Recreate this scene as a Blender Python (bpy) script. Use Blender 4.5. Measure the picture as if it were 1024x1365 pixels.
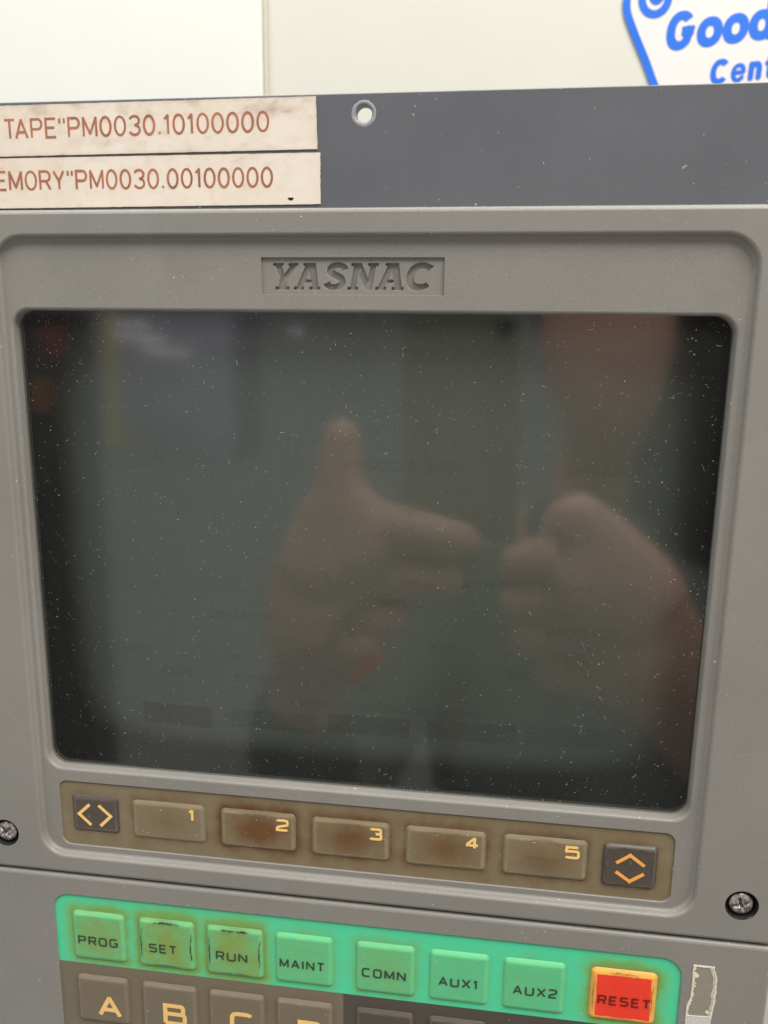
import bpy, bmesh, math, random
from mathutils import Matrix, Vector, noise
from mathutils.geometry import tessellate_polygon

for o in list(bpy.data.objects):
    bpy.data.objects.remove(o)
scene = bpy.context.scene
COL = scene.collection
R = math.radians

# ------------------------------------------------------------------ camera
# Panel frame: u right, v up, w out of the panel (mm). World = (u, -w, v)/1000.
CAM_D = 226.2
cam_d = bpy.data.cameras.new('camera')
cam = bpy.data.objects.new('camera', cam_d)
COL.objects.link(cam)
RC = Matrix(((0.99047326, -0.04020167, 0.13170632),
             (0.0118172, 0.97772261, 0.20956827),
             (-0.13719724, -0.20601537, 0.96888316)))
FR = Matrix(((1, 0, 0), (0, 0, -1), (0, 1, 0)))
mw = (FR @ RC).to_4x4()
mw.translation = Vector((0, -CAM_D / 1000, 0))
cam.matrix_world = mw
cam_d.sensor_fit = 'VERTICAL'
cam_d.sensor_height = 24
cam_d.lens = 24 * 1104.03 / 1365
cam_d.clip_start = 0.005
cam_d.clip_end = 50
cam_d.dof.use_dof = True
cam_d.dof.focus_distance = 0.245
cam_d.dof.aperture_fstop = 14
scene.camera = cam

# ------------------------------------------------------------------ light
world = bpy.data.worlds.new('World')
scene.world = world
world.use_nodes = True
bg = world.node_tree.nodes['Background']
bg.inputs[0].default_value = (0.975, 1.0, 0.97, 1)
bg.inputs[1].default_value = 0.42


def area(name, loc, target, size, power, color):
    d = bpy.data.lights.new(name, 'AREA')
    d.shape = 'RECTANGLE'
    d.size, d.size_y = size
    d.energy = power
    d.color = color
    o = bpy.data.objects.new(name, d)
    COL.objects.link(o)
    o.location = loc
    v = Vector(target) - Vector(loc)
    o.rotation_euler = v.to_track_quat('-Z', 'Y').to_euler()
    return o


area('ceiling_or_fill_light', (0.75, -0.75, 1.5), (0.0, 0, -0.1), (1.4, 0.6), 46, (1.0, 0.965, 0.92))
area('ceiling_or_fill_light', (-1.2, -0.7, 1.3), (-0.05, 0, -0.1), (1.2, 0.5), 13, (0.95, 0.98, 1.0))
area('ceiling_or_fill_light', (-0.1, 0.1, 1.1), (0, -0.75, -0.3), (1.2, 0.3), 17, (1.0, 0.97, 0.9))  # fill light added to brighten the hands mirrored in the screen
area('ceiling_or_fill_light', (-0.75, -1.35, 1.0), (-1.0, -2.5, -0.1), (0.9, 0.3), 40, (0.95, 0.95, 1.0))  # added light for the mirrored cabinet, aimed away from the panel

vs = scene.view_settings
vs.view_transform = 'Standard'
vs.look = 'None'
vs.exposure = 0
vs.gamma = 1
vs.use_curve_mapping = False
scene.cycles.max_bounces = 8
scene.cycles.transparent_max_bounces = 12


# ------------------------------------------------------------------ helpers
def W(u, v, w):
    return (u / 1000, -w / 1000, v / 1000)


def lin(r, g, b):
    f = lambda c: ((c / 255 + 0.055) / 1.055) ** 2.4 if c > 10.3 else c / 255 / 12.92
    return (f(r), f(g), f(b), 1)


def put(name, me, mat=None, parent=None, label=None, cat=None, group=None, kind=None):
    o = bpy.data.objects.new(name, me)
    COL.objects.link(o)
    if mat is not None and me is not None:
        me.materials.append(mat)
    if parent:
        o.parent = parent
    if label:
        o['label'] = label
    if cat:
        o['category'] = cat
    if group:
        o['group'] = group
    if kind:
        o['kind'] = kind
    return o


def thing(name, label, cat, group=None):
    return put(name, None, label=label, cat=cat, group=group)


class MB:
    """collects panel-frame vertices and faces for one mesh"""

    def __init__(s):
        s.v, s.f, s.sm, s.att = [], [], [], {}

    def add(s, pts, faces, smooth=False):
        b = len(s.v)
        s.v += [W(*p) for p in pts]
        for f in faces:
            s.f.append([b + i for i in f])
            s.sm.append(smooth)
        return b

    def loft(s, loops, closed=True, smooth=True):
        n = len(loops[0])
        pts = [p for L in loops for p in L]
        fs = []
        for i in range(len(loops) - 1):
            for j in range(n if closed else n - 1):
                k = (j + 1) % n
                fs.append((i * n + j, i * n + k, (i + 1) * n + k, (i + 1) * n + j))
        s.add(pts, fs, smooth)

    def poly(s, outer, holes=(), w=0.0):
        ls = [[Vector((a, b, 0)) for a, b in outer]] + [[Vector((a, b, 0)) for a, b in h] for h in holes]
        tris = tessellate_polygon(ls)
        pts = [(q.x, q.y, w) for L in ls for q in L]
        fs = []
        for t in tris:
            a, b, c = [pts[i] for i in t]
            if (b[0] - a[0]) * (c[1] - a[1]) - (b[1] - a[1]) * (c[0] - a[0]) < 0:
                t = (t[0], t[2], t[1])
            fs.append(tuple(t))
        s.add(pts, fs, False)

    def box(s, u0, u1, v0, v1, w0, w1, bev=0.0):
        b = min(bev, (u1 - u0) / 2.2, (v1 - v0) / 2.2, abs(w1 - w0) / 2.2)
        if b <= 0:
            p = [(u0, v0, w0), (u1, v0, w0), (u1, v1, w0), (u0, v1, w0), (u0, v0, w1), (u1, v0, w1), (u1, v1, w1), (u0, v1, w1)]
            s.add(p, [(3, 2, 1, 0), (4, 5, 6, 7), (0, 1, 5, 4), (1, 2, 6, 5), (2, 3, 7, 6), (3, 0, 4, 7)])
            return
        rr = lambda i: rrect(u0 + i, u1 - i, v0 + i, v1 - i, b - i + 0.01 * b, 3)
        Ls = [[(x, y, w0) for x, y in rr(b)], [(x, y, w0 + b) for x, y in rr(0)], [(x, y, w1 - b) for x, y in rr(0)],
              [(x, y, w1 - 0.3 * b) for x, y in rr(b * 0.3)], [(x, y, w1) for x, y in rr(b)]]
        s.loft(Ls)
        s.poly(rr(b), w=w1)
        s.poly(rr(b), w=w0)

    def mesh(s, name):
        me = bpy.data.meshes.new(name)
        me.from_pydata(s.v, [], s.f)
        me.polygons.foreach_set('use_smooth', s.sm)
        for k, a in s.att.items():
            at = me.attributes.new(k, 'FLOAT', 'POINT')
            at.data.foreach_set('value', a)
        me.update()
        return me


def rrect(u0, u1, v0, v1, r, seg=10):
    """counter-clockwise rounded rectangle; r = number or (bl, br, tr, tl)"""
    rs = r if isinstance(r, (tuple, list)) else (r,) * 4
    out = []
    cs = [(u0, v0, 1, 1, 180), (u1, v0, -1, 1, 270), (u1, v1, -1, -1, 0), (u0, v1, 1, -1, 90)]
    for (x, y, sx, sy, a0), q in zip(cs, rs):
        q = max(q, 0.001)
        for i in range(seg + 1):
            a = R(a0 + 90 * i / seg)
            out.append((x + sx * q + q * math.cos(a), y + sy * q + q * math.sin(a)))
    return out


def circ(u, v, r, n=40):
    return [(u + r * math.cos(2 * math.pi * i / n), v + r * math.sin(2 * math.pi * i / n)) for i in range(n)]


def at_w(L, w):
    return [(a, b, w) for a, b in L]


def sdf(u, v, rect, r):
    u0, u1, v0, v1 = rect
    qx = abs(u - (u0 + u1) / 2) - (u1 - u0) / 2 + r
    qy = abs(v - (v0 + v1) / 2) - (v1 - v0) / 2 + r
    return math.hypot(max(qx, 0), max(qy, 0)) + min(max(qx, qy), 0) - r


def fbm(u, v, s, seed=0.0):
    return noise.fractal(Vector((u / s, v / s, seed)), 0.6, 2.1, 4)


# ------------------------------------------------------------------ materials
def mat(name):
    m = bpy.data.materials.new(name)
    m.use_nodes = True
    nt = m.node_tree
    return m, nt, nt.nodes['Principled BSDF']


def N(nt, t, **k):
    n = nt.nodes.new(t)
    for a, b in k.items():
        setattr(n, a, b)
    return n


def tex_noise(nt, scale, detail=4, rough=0.6):
    tc = N(nt, 'ShaderNodeTexCoord')
    n = N(nt, 'ShaderNodeTexNoise')
    n.inputs['Scale'].default_value = scale
    n.inputs['Detail'].default_value = detail
    n.inputs['Roughness'].default_value = rough
    nt.links.new(tc.outputs['Object'], n.inputs['Vector'])
    return n


def ramp(nt, src, p0, p1, c0=(0, 0, 0, 1), c1=(1, 1, 1, 1)):
    r = N(nt, 'ShaderNodeValToRGB')
    r.color_ramp.elements[0].position = p0
    r.color_ramp.elements[1].position = p1
    r.color_ramp.elements[0].color = c0
    r.color_ramp.elements[1].color = c1
    nt.links.new(src, r.inputs[0])
    return r


def mix(nt, fac, a, b, mode='MIX'):
    m = N(nt, 'ShaderNodeMix', data_type='RGBA', blend_type=mode)
    for i, x in ((0, fac), (6, a), (7, b)):
        if isinstance(x, (int, float)):
            m.inputs[i].default_value = x
        elif isinstance(x, tuple):
            m.inputs[i].default_value = x
        else:
            nt.links.new(x, m.inputs[i])
    return m.outputs[2]


def bump(nt, p, src, strength, dist=0.0002):
    b = N(nt, 'ShaderNodeBump')
    b.inputs['Strength'].default_value = strength
    b.inputs['Distance'].default_value = dist
    nt.links.new(src, b.inputs['Height'])
    nt.links.new(b.outputs[0], p.inputs['Normal'])


def attr(nt, name):
    a = N(nt, 'ShaderNodeAttribute', attribute_name=name)
    return a.outputs['Fac']


def surface(name, c, rough=0.5, var=0.12, vscale=18, grain=0.25, gscale=2600, spec=0.4, specks=None, smudge=None):
    m, nt, p = mat(name)
    n1 = tex_noise(nt, vscale, 5)
    dark = tuple(x * (1 - var) for x in c[:3]) + (1,)
    light = tuple(min(1, x * (1 + var)) for x in c[:3]) + (1,)
    col = ramp(nt, n1.outputs[0], 0.3, 0.7, dark, light).outputs[0]
    n2 = tex_noise(nt, gscale, 2)
    fv = 0.08 if grain else 0.02
    fine = ramp(nt, n2.outputs[0], 0.3, 0.7, (1 - fv, 1 - fv, 1 - fv, 1), (1 + fv, 1 + fv, 1 + fv, 1)).outputs[0]
    col = mix(nt, 1.0, col, fine, 'MULTIPLY')
    if smudge:
        n4 = tex_noise(nt, smudge[0], 6, 0.7)
        col = mix(nt, ramp(nt, n4.outputs[0], smudge[1], smudge[2]).outputs[0], col, smudge[3])
    if specks:
        n3 = tex_noise(nt, specks[0], 1)
        f = ramp(nt, n3.outputs[0], specks[1], specks[1] + 0.02).outputs[0]
        col = mix(nt, f, col, specks[2])
    nt.links.new(col, p.inputs['Base Color'])
    rr = ramp(nt, n1.outputs[0], 0.25, 0.75, (rough * 0.85,) * 3 + (1,), (min(1, rough * 1.15),) * 3 + (1,))
    nt.links.new(rr.outputs[0], p.inputs['Roughness'])
    p.inputs['Specular IOR Level'].default_value = spec
    if grain:
        bump(nt, p, n2.outputs[0], grain, 0.00012)
    return m


GREY = lin(138, 135, 129)
m_grey = surface('grey_moulded_plastic', GREY, 0.42, 0.07, 14, 0.5, 2400, 0.5,
                 specks=(900, 0.765, lin(205, 200, 190)), smudge=(30, 0.56, 0.85, lin(128, 125, 116)))
m_plate = surface('dark_painted_steel', lin(97, 98, 103), 0.5, 0.06, 25, 0.25, 3000, 0.45,
                  specks=(700, 0.77, lin(170, 168, 165)))
m_black = surface('black_plastic', lin(22, 22, 22), 0.6, 0.1, 20, 0.1, 2000, 0.3)
m_wall = surface('cream_painted_wall', lin(198, 196, 186), 0.7, 0.015, 3, 0, 8, 0.2)
m_wall2 = surface('white_painted_panel', lin(211, 211, 204), 0.5, 0.015, 3, 0, 8, 0.3)
m_seal = surface('grey_edge_trim', lin(190, 186, 172), 0.6, 0.03, 10, 0, 300, 0.2)
m_metal, _nt, _p = mat('screw_steel')
_n = tex_noise(_nt, 900, 4)
_nt.links.new(ramp(_nt, _n.outputs[0], 0.35, 0.65, lin(96, 86, 84), lin(196, 188, 184)).outputs[0], _p.inputs['Base Color'])
_p.inputs['Metallic'].default_value = 0.45
_p.inputs['Roughness'].default_value = 0.35
m_dust = surface('pale_dust', lin(162, 163, 156), 0.9, 0.8, 420, 0, 300, 0.0)
m_cream = surface('cream_print', lin(252, 206, 128), 0.6, 0.06, 200, 0, 300, 0.3)
m_orange = surface('orange_print', lin(250, 172, 84), 0.6, 0.06, 200, 0, 300, 0.3)
m_print = surface('dark_green_print', lin(62, 74, 58), 0.6, 0.12, 300, 0, 300, 0.3)
m_redprint = surface('dark_red_print', lin(120, 30, 26), 0.6, 0.15, 300, 0, 300, 0.3)
m_ink = surface('faded_red_ink', lin(172, 112, 86), 0.8, 0.3, 130, 0, 300, 0.1)
m_blue = surface('blue_sign_paint', lin(22, 100, 205), 0.4, 0.04, 20, 0, 300, 0.4)
m_white = surface('white_sign_board', lin(214, 206, 203), 0.45, 0.01, 10, 0, 300, 0.3)
m_bare = surface('bare_metal_rim', lin(150, 150, 155), 0.4, 0.2, 900, 0.2, 1500, 0.5)

# aged paper label
m_label, nt, p = mat('aged_cream_label')
n1 = tex_noise(nt, 40, 6, 0.7)
c = ramp(nt, n1.outputs[0], 0.35, 0.7, lin(238, 227, 213), lin(228, 213, 194)).outputs[0]
n2 = tex_noise(nt, 160, 8, 0.75)
c = mix(nt, ramp(nt, n2.outputs[0], 0.6, 0.95).outputs[0], c, lin(196, 172, 148))
c = mix(nt, attr(nt, 'grime'), c, lin(172, 144, 120))
nt.links.new(c, p.inputs['Base Color'])
p.inputs['Roughness'].default_value = 0.5


def film(name, base, aged, grime, rough=0.42, rim=None):
    """key membrane: printed film, its colour aged and soiled by attributes of the mesh"""
    m, nt, p = mat(name)
    n1 = tex_noise(nt, 70, 5, 0.65)
    ag = N(nt, 'ShaderNodeMath', operation='MULTIPLY_ADD')
    nt.links.new(n1.outputs[0], ag.inputs[0])
    ag.inputs[1].default_value = 0.25
    s = N(nt, 'ShaderNodeMath', operation='SUBTRACT')
    nt.links.new(attr(nt, 'aged'), s.inputs[0])
    s.inputs[1].default_value = 0.125
    nt.links.new(s.outputs[0], ag.inputs[2])
    ag.use_clamp = True
    c = mix(nt, ag.outputs[0], base, aged)
    if rim:
        c = mix(nt, attr(nt, 'rim'), c, rim)
    c = mix(nt, attr(nt, 'grime'), c, grime)
    n3 = tex_noise(nt, 1100, 1)
    c = mix(nt, ramp(nt, n3.outputs[0], 0.78, 0.8).outputs[0], c, lin(215, 205, 180))
    nt.links.new(c, p.inputs['Base Color'])
    p.inputs['Roughness'].default_value = rough
    n2 = tex_noise(nt, 1800, 2)
    bump(nt, p, n2.outputs[0], 0.12, 0.0001)
    return m


m_green = film('green_membrane', lin(78, 220, 168), lin(124, 174, 88), lin(92, 86, 42), rim=lin(150, 224, 138))
m_gkey = film('green_key_film', lin(94, 200, 142), lin(134, 162, 80), lin(58, 44, 26), rim=lin(116, 206, 140))
m_red = film('red_key_film', lin(250, 74, 48), lin(242, 56, 40), lin(70, 30, 20), rim=lin(248, 178, 84))
m_soft = film('smoked_membrane', lin(134, 122, 96), lin(106, 74, 40), lin(62, 42, 28), rim=lin(146, 134, 108))
m_taupe = film('taupe_membrane', lin(122, 112, 94), lin(118, 100, 74), lin(70, 56, 44), rim=lin(138, 128, 108))
m_dark = film('dark_membrane', lin(84, 77, 70), lin(80, 70, 60), lin(50, 44, 40), rim=lin(108, 98, 88))

# screen filter: smoked, slightly hazy glass with a thin veil of dust
m_glass, nt, p = mat('smoked_screen_glass')
nt.nodes.remove(p)
outn = nt.nodes['Material Output']
tr = N(nt, 'ShaderNodeBsdfTransparent')
tr.inputs[0].default_value = (0.74, 0.76, 0.73, 1)
df = N(nt, 'ShaderNodeBsdfDiffuse')
df.inputs[0].default_value = (0.5, 0.51, 0.48, 1)
gl = N(nt, 'ShaderNodeBsdfGlossy')
gl.inputs['Roughness'].default_value = 0.072
gl.inputs[0].default_value = (1, 1, 1, 1)
nd = tex_noise(nt, 45, 8, 0.75)
rd = ramp(nt, nd.outputs[0], 0.3, 0.75, (0.022,) * 3 + (1,), (0.045,) * 3 + (1,))
mx1 = N(nt, 'ShaderNodeMixShader')
nt.links.new(rd.outputs[0], mx1.inputs[0])
nt.links.new(tr.outputs[0], mx1.inputs[1])
nt.links.new(df.outputs[0], mx1.inputs[2])
fr = N(nt, 'ShaderNodeFresnel')
geo = N(nt, 'ShaderNodeNewGeometry')
ior = N(nt, 'ShaderNodeMapRange')
ior.inputs['To Min'].default_value = 1.78
ior.inputs['To Max'].default_value = 1 / 1.78
nt.links.new(geo.outputs['Backfacing'], ior.inputs['Value'])
nt.links.new(ior.outputs[0], fr.inputs[0])
mx2 = N(nt, 'ShaderNodeMixShader')
nt.links.new(fr.outputs[0], mx2.inputs[0])
nt.links.new(mx1.outputs[0], mx2.inputs[1])
nt.links.new(gl.outputs[0], mx2.inputs[2])
nt.links.new(mx2.outputs[0], outn.inputs[0])

# picture tube: grey-green phosphor inside a black border that also holds painted shade, burnt-in menu
m_crt, nt, p = mat('picture_tube_phosphor')
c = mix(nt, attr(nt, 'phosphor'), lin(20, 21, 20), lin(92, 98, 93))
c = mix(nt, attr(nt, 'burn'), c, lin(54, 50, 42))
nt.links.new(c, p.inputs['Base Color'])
p.inputs['Roughness'].default_value = 0.3
p.inputs['Specular IOR Level'].default_value = 0.25

m_skin = surface('skin', lin(232, 186, 168), 0.5, 0.08, 40, 0, 300, 0.4)
m_hair = surface('dark_hair', lin(48, 38, 32), 0.6, 0.2, 60, 0, 300, 0.3)
m_shirt = surface('grey_green_cloth', lin(104, 114, 110), 0.9, 0.1, 60, 0, 300, 0.1)
m_nail = surface('red_nail', lin(255, 52, 52), 0.3, 0.02, 60, 0, 300, 0.5)
m_phone = surface('grey_green_phone', lin(170, 178, 164), 0.5, 0.03, 30, 0, 300, 0.4)
m_yellow = surface('yellow_paint', lin(196, 180, 100), 0.5, 0.05, 10, 0, 300, 0.4)
m_cab = surface('pale_lilac_haze', lin(150, 149, 162), 0.5, 0.05, 10, 0, 300, 0.4)
m_bin1 = surface('red_bin_plastic', lin(120, 44, 34), 0.5, 0.05, 10, 0, 300, 0.4)
m_bin2 = surface('orange_bin_plastic', lin(140, 86, 36), 0.5, 0.05, 10, 0, 300, 0.4)
m_tube, nt, p = mat('lit_fluorescent_tube')
p.inputs['Emission Color'].default_value = (0.95, 0.9, 1.0, 1)
p.inputs['Emission Strength'].default_value = 2.6

# ------------------------------------------------------------------ stroke lettering


def sel(cx, cy, rx, ry, a0, a1, n=2.0, seg=28):
    out = []
    k = max(4, int(seg * abs(a1 - a0) / 360))
    for i in range(k + 1):
        a = R(a0 + (a1 - a0) * i / k)
        c, s = math.cos(a), math.sin(a)
        out.append((cx + rx * math.copysign(abs(c) ** (2 / n), c), cy + ry * math.copysign(abs(s) ** (2 / n), s)))
    return out


def glyph(ch, n):
    """centre-line strokes in a unit box; returns (strokes, relative width)"""
    q = n
    if ch in 'O0':
        return [sel(.5, .5, .5, .5, 90, 450, q, 44)], 1.0 if ch == 'O' else .9
    if ch == 'C':
        return [sel(.5, .5, .5, .5, 40, 320, q, 44)], 1.0
    if ch == 'G':
        return [sel(.5, .5, .5, .5, 40, 318, q, 44) + [(1, .47), (.58, .47)]], 1.02
    if ch == 'D':
        return [[(0, 0), (0, 1), (.5, 1)] + sel(.5, .5, .5, .5, 90, -90, q, 30) + [(0, 0)]], 1.0
    if ch in 'PR':
        s = [[(0, 0), (0, 1), (.6, 1)] + sel(.65, .73, .35, .27, 90, -90, q, 24) + [(0, .46)]]
        if ch == 'R':
            s.append([(.58, .46), (1, 0)])
        return s, .95
    if ch == 'B':
        return [[(0, 0), (0, 1), (.6, 1)] + sel(.62, .77, .31, .23, 90, -90, q, 24) + [(0, .54)],
                [(.5, .54)] + sel(.64, .27, .36, .27, 90, -90, q, 24) + [(0, 0)]], .95
    if ch == 'E':
        return [[(1, 1), (0, 1), (0, 0), (1, 0)], [(0, .52), (.88, .52)]], .88
    if ch == 'T':
        return [[(0, 1), (1, 1)], [(.5, 1), (.5, 0)]], .92
    if ch == 'A':
        return [[(0, 0), (.5, 1), (1, 0)], [(.18, .32), (.82, .32)]], 1.05
    if ch == 'M':
        return [[(0, 0), (0, 1), (.5, .12), (1, 1), (1, 0)]], 1.15
    if ch == 'N':
        return [[(0, 0), (0, 1), (1, 0), (1, 1)]], 1.0
    if ch == 'U':
        return [[(0, 1)] + sel(.5, .4, .5, .4, 180, 360, q, 30) + [(1, 1)]], 1.0
    if ch == 'I':
        return [[(.5, 0), (.5, 1)]], .12
    if ch == 'X':
        return [[(0, 0), (1, 1)], [(0, 1), (1, 0)]], 1.0
    if ch == 'Y':
        return [[(0, 1), (.5, .45), (1, 1)], [(.5, .45), (.5, 0)]], .95
    if ch == 'S':
        return [sel(.5, .76, .5, .24, 20, 270, q, 30)[:-1] + sel(.5, .26, .5, .26, 90, -160, q, 30)], .95
    if ch == '1':
        return [[(.0, .78), (.75, 1), (.75, 0)]], .4
    if ch == '2':
        return [sel(.5, .74, .5, .26, 165, -30, q, 24) + [(.85, .5), (.15, .34), (0, .2), (0, 0), (1, 0)]] if q > 3 else \
               [sel(.5, .74, .5, .26, 165, -40, q, 24) + [(0, 0), (1, 0)]], .92
    if ch == '3':
        return [sel(.5, .76, .47, .24, 160, -90, q, 26), sel(.5, .26, .5, .26, 90, -160, q, 26)], .9
    if ch == '4':
        return [[(.72, 0), (.72, 1), (.08, .34)], [(.0, .28), (1, .28)]], .95
    if ch == '5':
        return [[(.95, 1), (.05, 1), (0, .55)] + sel(.5, .31, .5, .31, 130, -160, q, 30)], .92
    if ch == '"':
        return [[(.0, 1), (.0, .74)], [(1, 1), (1, .74)]], .40
    if ch == '.':
        return [[(.5, 0), (.5, .11)]], .12
    if ch == 'o':
        return [sel(.5, .34, .5, .34, 90, 450, q, 36)], .9
    if ch == 'd':
        return [sel(.5, .34, .5, .34, 60, 420, q, 36), [(1.0, 1.05), (1.0, 0.0)]], .95
    if ch == 'e':
        return [sel(.5, .34, .5, .34, 4, 318, q, 34), [(.05, .35), (.95, .35)]], .85
    if ch == 'n':
        return [[(0, 0), (0, .68)], [(0, .42)] + sel(.5, .4, .5, .27, 170, 0, q, 24) + [(1, 0)]], .8
    if ch == 't':
        return [[(.4, .95), (.4, .2)] + sel(.75, .2, .35, .2, 180, 290, q, 12), [(0, .66), (1, .66)]], .6
    return [], .5


def ribbon(pts, hw, closed=False):
    """left and right offset points of a polyline"""
    q = [pts[0]]
    for a in pts[1:]:
        if math.hypot(a[0] - q[-1][0], a[1] - q[-1][1]) > 1e-4:
            q.append(a)
    n = len(q)
    Lf, Rt = [], []
    for i in range(n):
        if closed:
            a, b, c = q[(i - 1) % (n - 1)], q[i], q[(i + 1) % (n - 1)] if i < n - 1 else q[1]
            if i == 0:
                a = q[-2]
        else:
            a, b, c = q[max(i - 1, 0)], q[i], q[min(i + 1, n - 1)]
        d1 = (b[0] - a[0], b[1] - a[1])
        d2 = (c[0] - b[0], c[1] - b[1])
        if d1 == (0, 0):
            d1 = d2
        if d2 == (0, 0):
            d2 = d1
        l1, l2 = math.hypot(*d1) or 1, math.hypot(*d2) or 1
        n1 = (-d1[1] / l1, d1[0] / l1)
        n2 = (-d2[1] / l2, d2[0] / l2)
        m = (n1[0] + n2[0], n1[1] + n2[1])
        ml = m[0] * m[0] + m[1] * m[1]
        k = 2 / max(ml, 0.55)
        k = min(k, 2.2)
        Lf.append((b[0] + m[0] * k * hw, b[1] + m[1] * k * hw))
        Rt.append((b[0] - m[0] * k * hw, b[1] - m[1] * k * hw))
    return Lf, Rt


def add_ribbon(mb, pts, hw, w, th=0.04, xf=None, caps=False):
    pieces, cur, ext = [], [pts[0]], [False]
    for i in range(1, len(pts) - 1):
        a, b, c = pts[i - 1], pts[i], pts[i + 1]
        d1, d2 = (b[0] - a[0], b[1] - a[1]), (c[0] - b[0], c[1] - b[1])
        l = (math.hypot(*d1) * math.hypot(*d2)) or 1
        cur.append(b)
        cs_ = (d1[0] * d2[0] + d1[1] * d2[1]) / l
        if cs_ < 0.5:
            pieces.append((cur, .98 if cs_ > -.3 else .35))
            cur = [b]
    cur.append(pts[-1])
    pieces.append((cur, 0))
    if len(pieces) > 1:
        e0 = 0
        for k, (pc, e1) in enumerate(pieces):
            pc = list(pc)
            for end, other, e in ((0, 1, e0), (-1, -2, e1)):
                dx, dy = pc[end][0] - pc[other][0], pc[end][1] - pc[other][1]
                l = math.hypot(dx, dy) or 1
                pc[end] = (pc[end][0] + dx / l * hw * e, pc[end][1] + dy / l * hw * e)
            add_ribbon(mb, pc, hw, w + max(.006, hw * .03) * (k % 3), th, xf, caps)
            e0 = e1
        return
    closed = math.hypot(pts[0][0] - pts[-1][0], pts[0][1] - pts[-1][1]) < 1e-6
    Lf, Rt = ribbon(pts, hw, closed)
    if xf:
        Lf = [xf(*a) for a in Lf]
        Rt = [xf(*a) for a in Rt]
    n = len(Lf)
    P = at_w(Lf, w) + at_w(Rt, w) + at_w(Lf, w - th) + at_w(Rt, w - th)
    fs = []
    for i in range(n - 1):
        fs += [(i, n + i, n + i + 1, i + 1), (i, i + 1, 2 * n + i + 1, 2 * n + i), (n + i, 3 * n + i, 3 * n + i + 1, n + i + 1)]
    if not closed:
        fs += [(0, 2 * n, 3 * n, n), (n - 1, 2 * n - 1, 4 * n - 1, 3 * n - 1)]
    mb.add(P, fs)
    if caps and not closed:
        for e in (pts[0], pts[-1]):
            c = circ(e[0], e[1], hw, 16)
            if xf:
                c = [xf(*a) for a in c]
            mb.poly(c, w=w + 0.05)


def text(mb, s, u0, u1, v0, v1, sw, w, n=2.0, gap=0.28, wr=0.62, slant=0.0, rot=0.0, caps=False, space=0.6):
    """lettering fitted into the box u0..u1, v0..v1 (outside of the strokes)"""
    H = v1 - v0 - sw
    items, x = [], 0.0
    for ch in s:
        if ch == ' ':
            x += space * H * wr
            continue
        g, gw = glyph(ch, n)
        if ch == 'A' and items and pch == 'T':
            x -= .3 * H * wr
        pch = ch
        gwid = gw * wr * H
        items.append((g, x, gwid))
        x += gwid + sw + gap * H * wr
    total = x - gap * H * wr
    k = (u1 - u0) / total
    cu, cv = u0, v0
    z = 0
    for g, x0, gwid in items:
        for st in g:
            pts = [(x0 * k + sw / 2 + a * (gwid * k + sw * (k - 1)), sw / 2 + b * H) for a, b in st]

            def xf(a, b):
                a += slant * b
                return (cu + a * math.cos(rot) - b * math.sin(rot), cv + a * math.sin(rot) + b * math.cos(rot))
            add_ribbon(mb, pts, sw / 2, w + z * 0.02, 0.04, xf, caps)
            z = (z + 1) % 4


# ------------------------------------------------------------------ background wall and sign
WB = -500.0
mb = MB()
mb.box(-206, 1100, -900, 900, WB - 40, WB - 0.5)
put('wall', mb.mesh('wall'), m_wall, kind='structure')
mb = MB()
mb.box(-1300, -203.2, -900, 900, WB - 40, WB + 6, 1.5)
wp = put('wall_panel', mb.mesh('wall_panel'), m_wall2, kind='structure')
mb = MB()
mb.box(-203.0, -199.6, -900, 900, WB - 2, WB + 3, 0.8)
put('edge_trim', mb.mesh('edge_trim'), m_seal, wp)

sign = thing('wall_sign', 'white sign with blue border and blue italic Good lettering on the cream wall', 'sign')
edge = [(110.6, 187), (107.1, 194.5), (100.1, 210), (92.9, 224.3), (86.6, 237.5), (84.0, 244), (82.9, 250), (83.6, 256.5), (87, 264), (93, 270), (102, 274)]
outer = edge + [(330, 300), (330, 100), (150, 100)]
mb = MB()
mb.loft([at_w(outer, WB + 0.2), at_w(outer, WB + .8)], smooth=False)
ls = outer[::-1]
mb.poly(ls, w=WB + .8)
put('sign_board', mb.mesh('sign_board'), m_white, sign)
mb = MB()
sm = []
for i in range(len(edge) - 1):
    for t in range(5):
        p0, p1, p2, p3 = edge[max(i - 1, 0)], edge[i], edge[i + 1], edge[min(i + 2, len(edge) - 1)]
        t /= 5
        sm.append(tuple(0.5 * (2 * p1[k] + (p2[k] - p0[k]) * t + (2 * p0[k] - 5 * p1[k] + 4 * p2[k] - p3[k]) * t * t + (3 * p1[k] - p0[k] - 3 * p2[k] + p3[k]) * t ** 3) for k in (0, 1)))
sm = [(150, 100)] + sm + [(102, 274), (180, 284), (330, 298)]
add_ribbon(mb, [(a + 2.6, b + 0.8) for a, b in sm], 2.9, WB + 1.1, .4)
put('border', mb.mesh('border'), m_blue, sign)
mb = MB()
add_ribbon(mb, sel(106.6, 254.5, 9.8, 11.0, 160, 395, 2.0, 50), 2.9, WB + 1.1, .4, caps=True)
add_ribbon(mb, sel(107.5, 257.5, 3.6, 5.2, 200, 330, 2.0, 30), 2.4, WB + 1.05, .3, caps=True)
put('curl_emblem', mb.mesh('curl_emblem'), m_blue, sign)
ROT = R(5.5)
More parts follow.
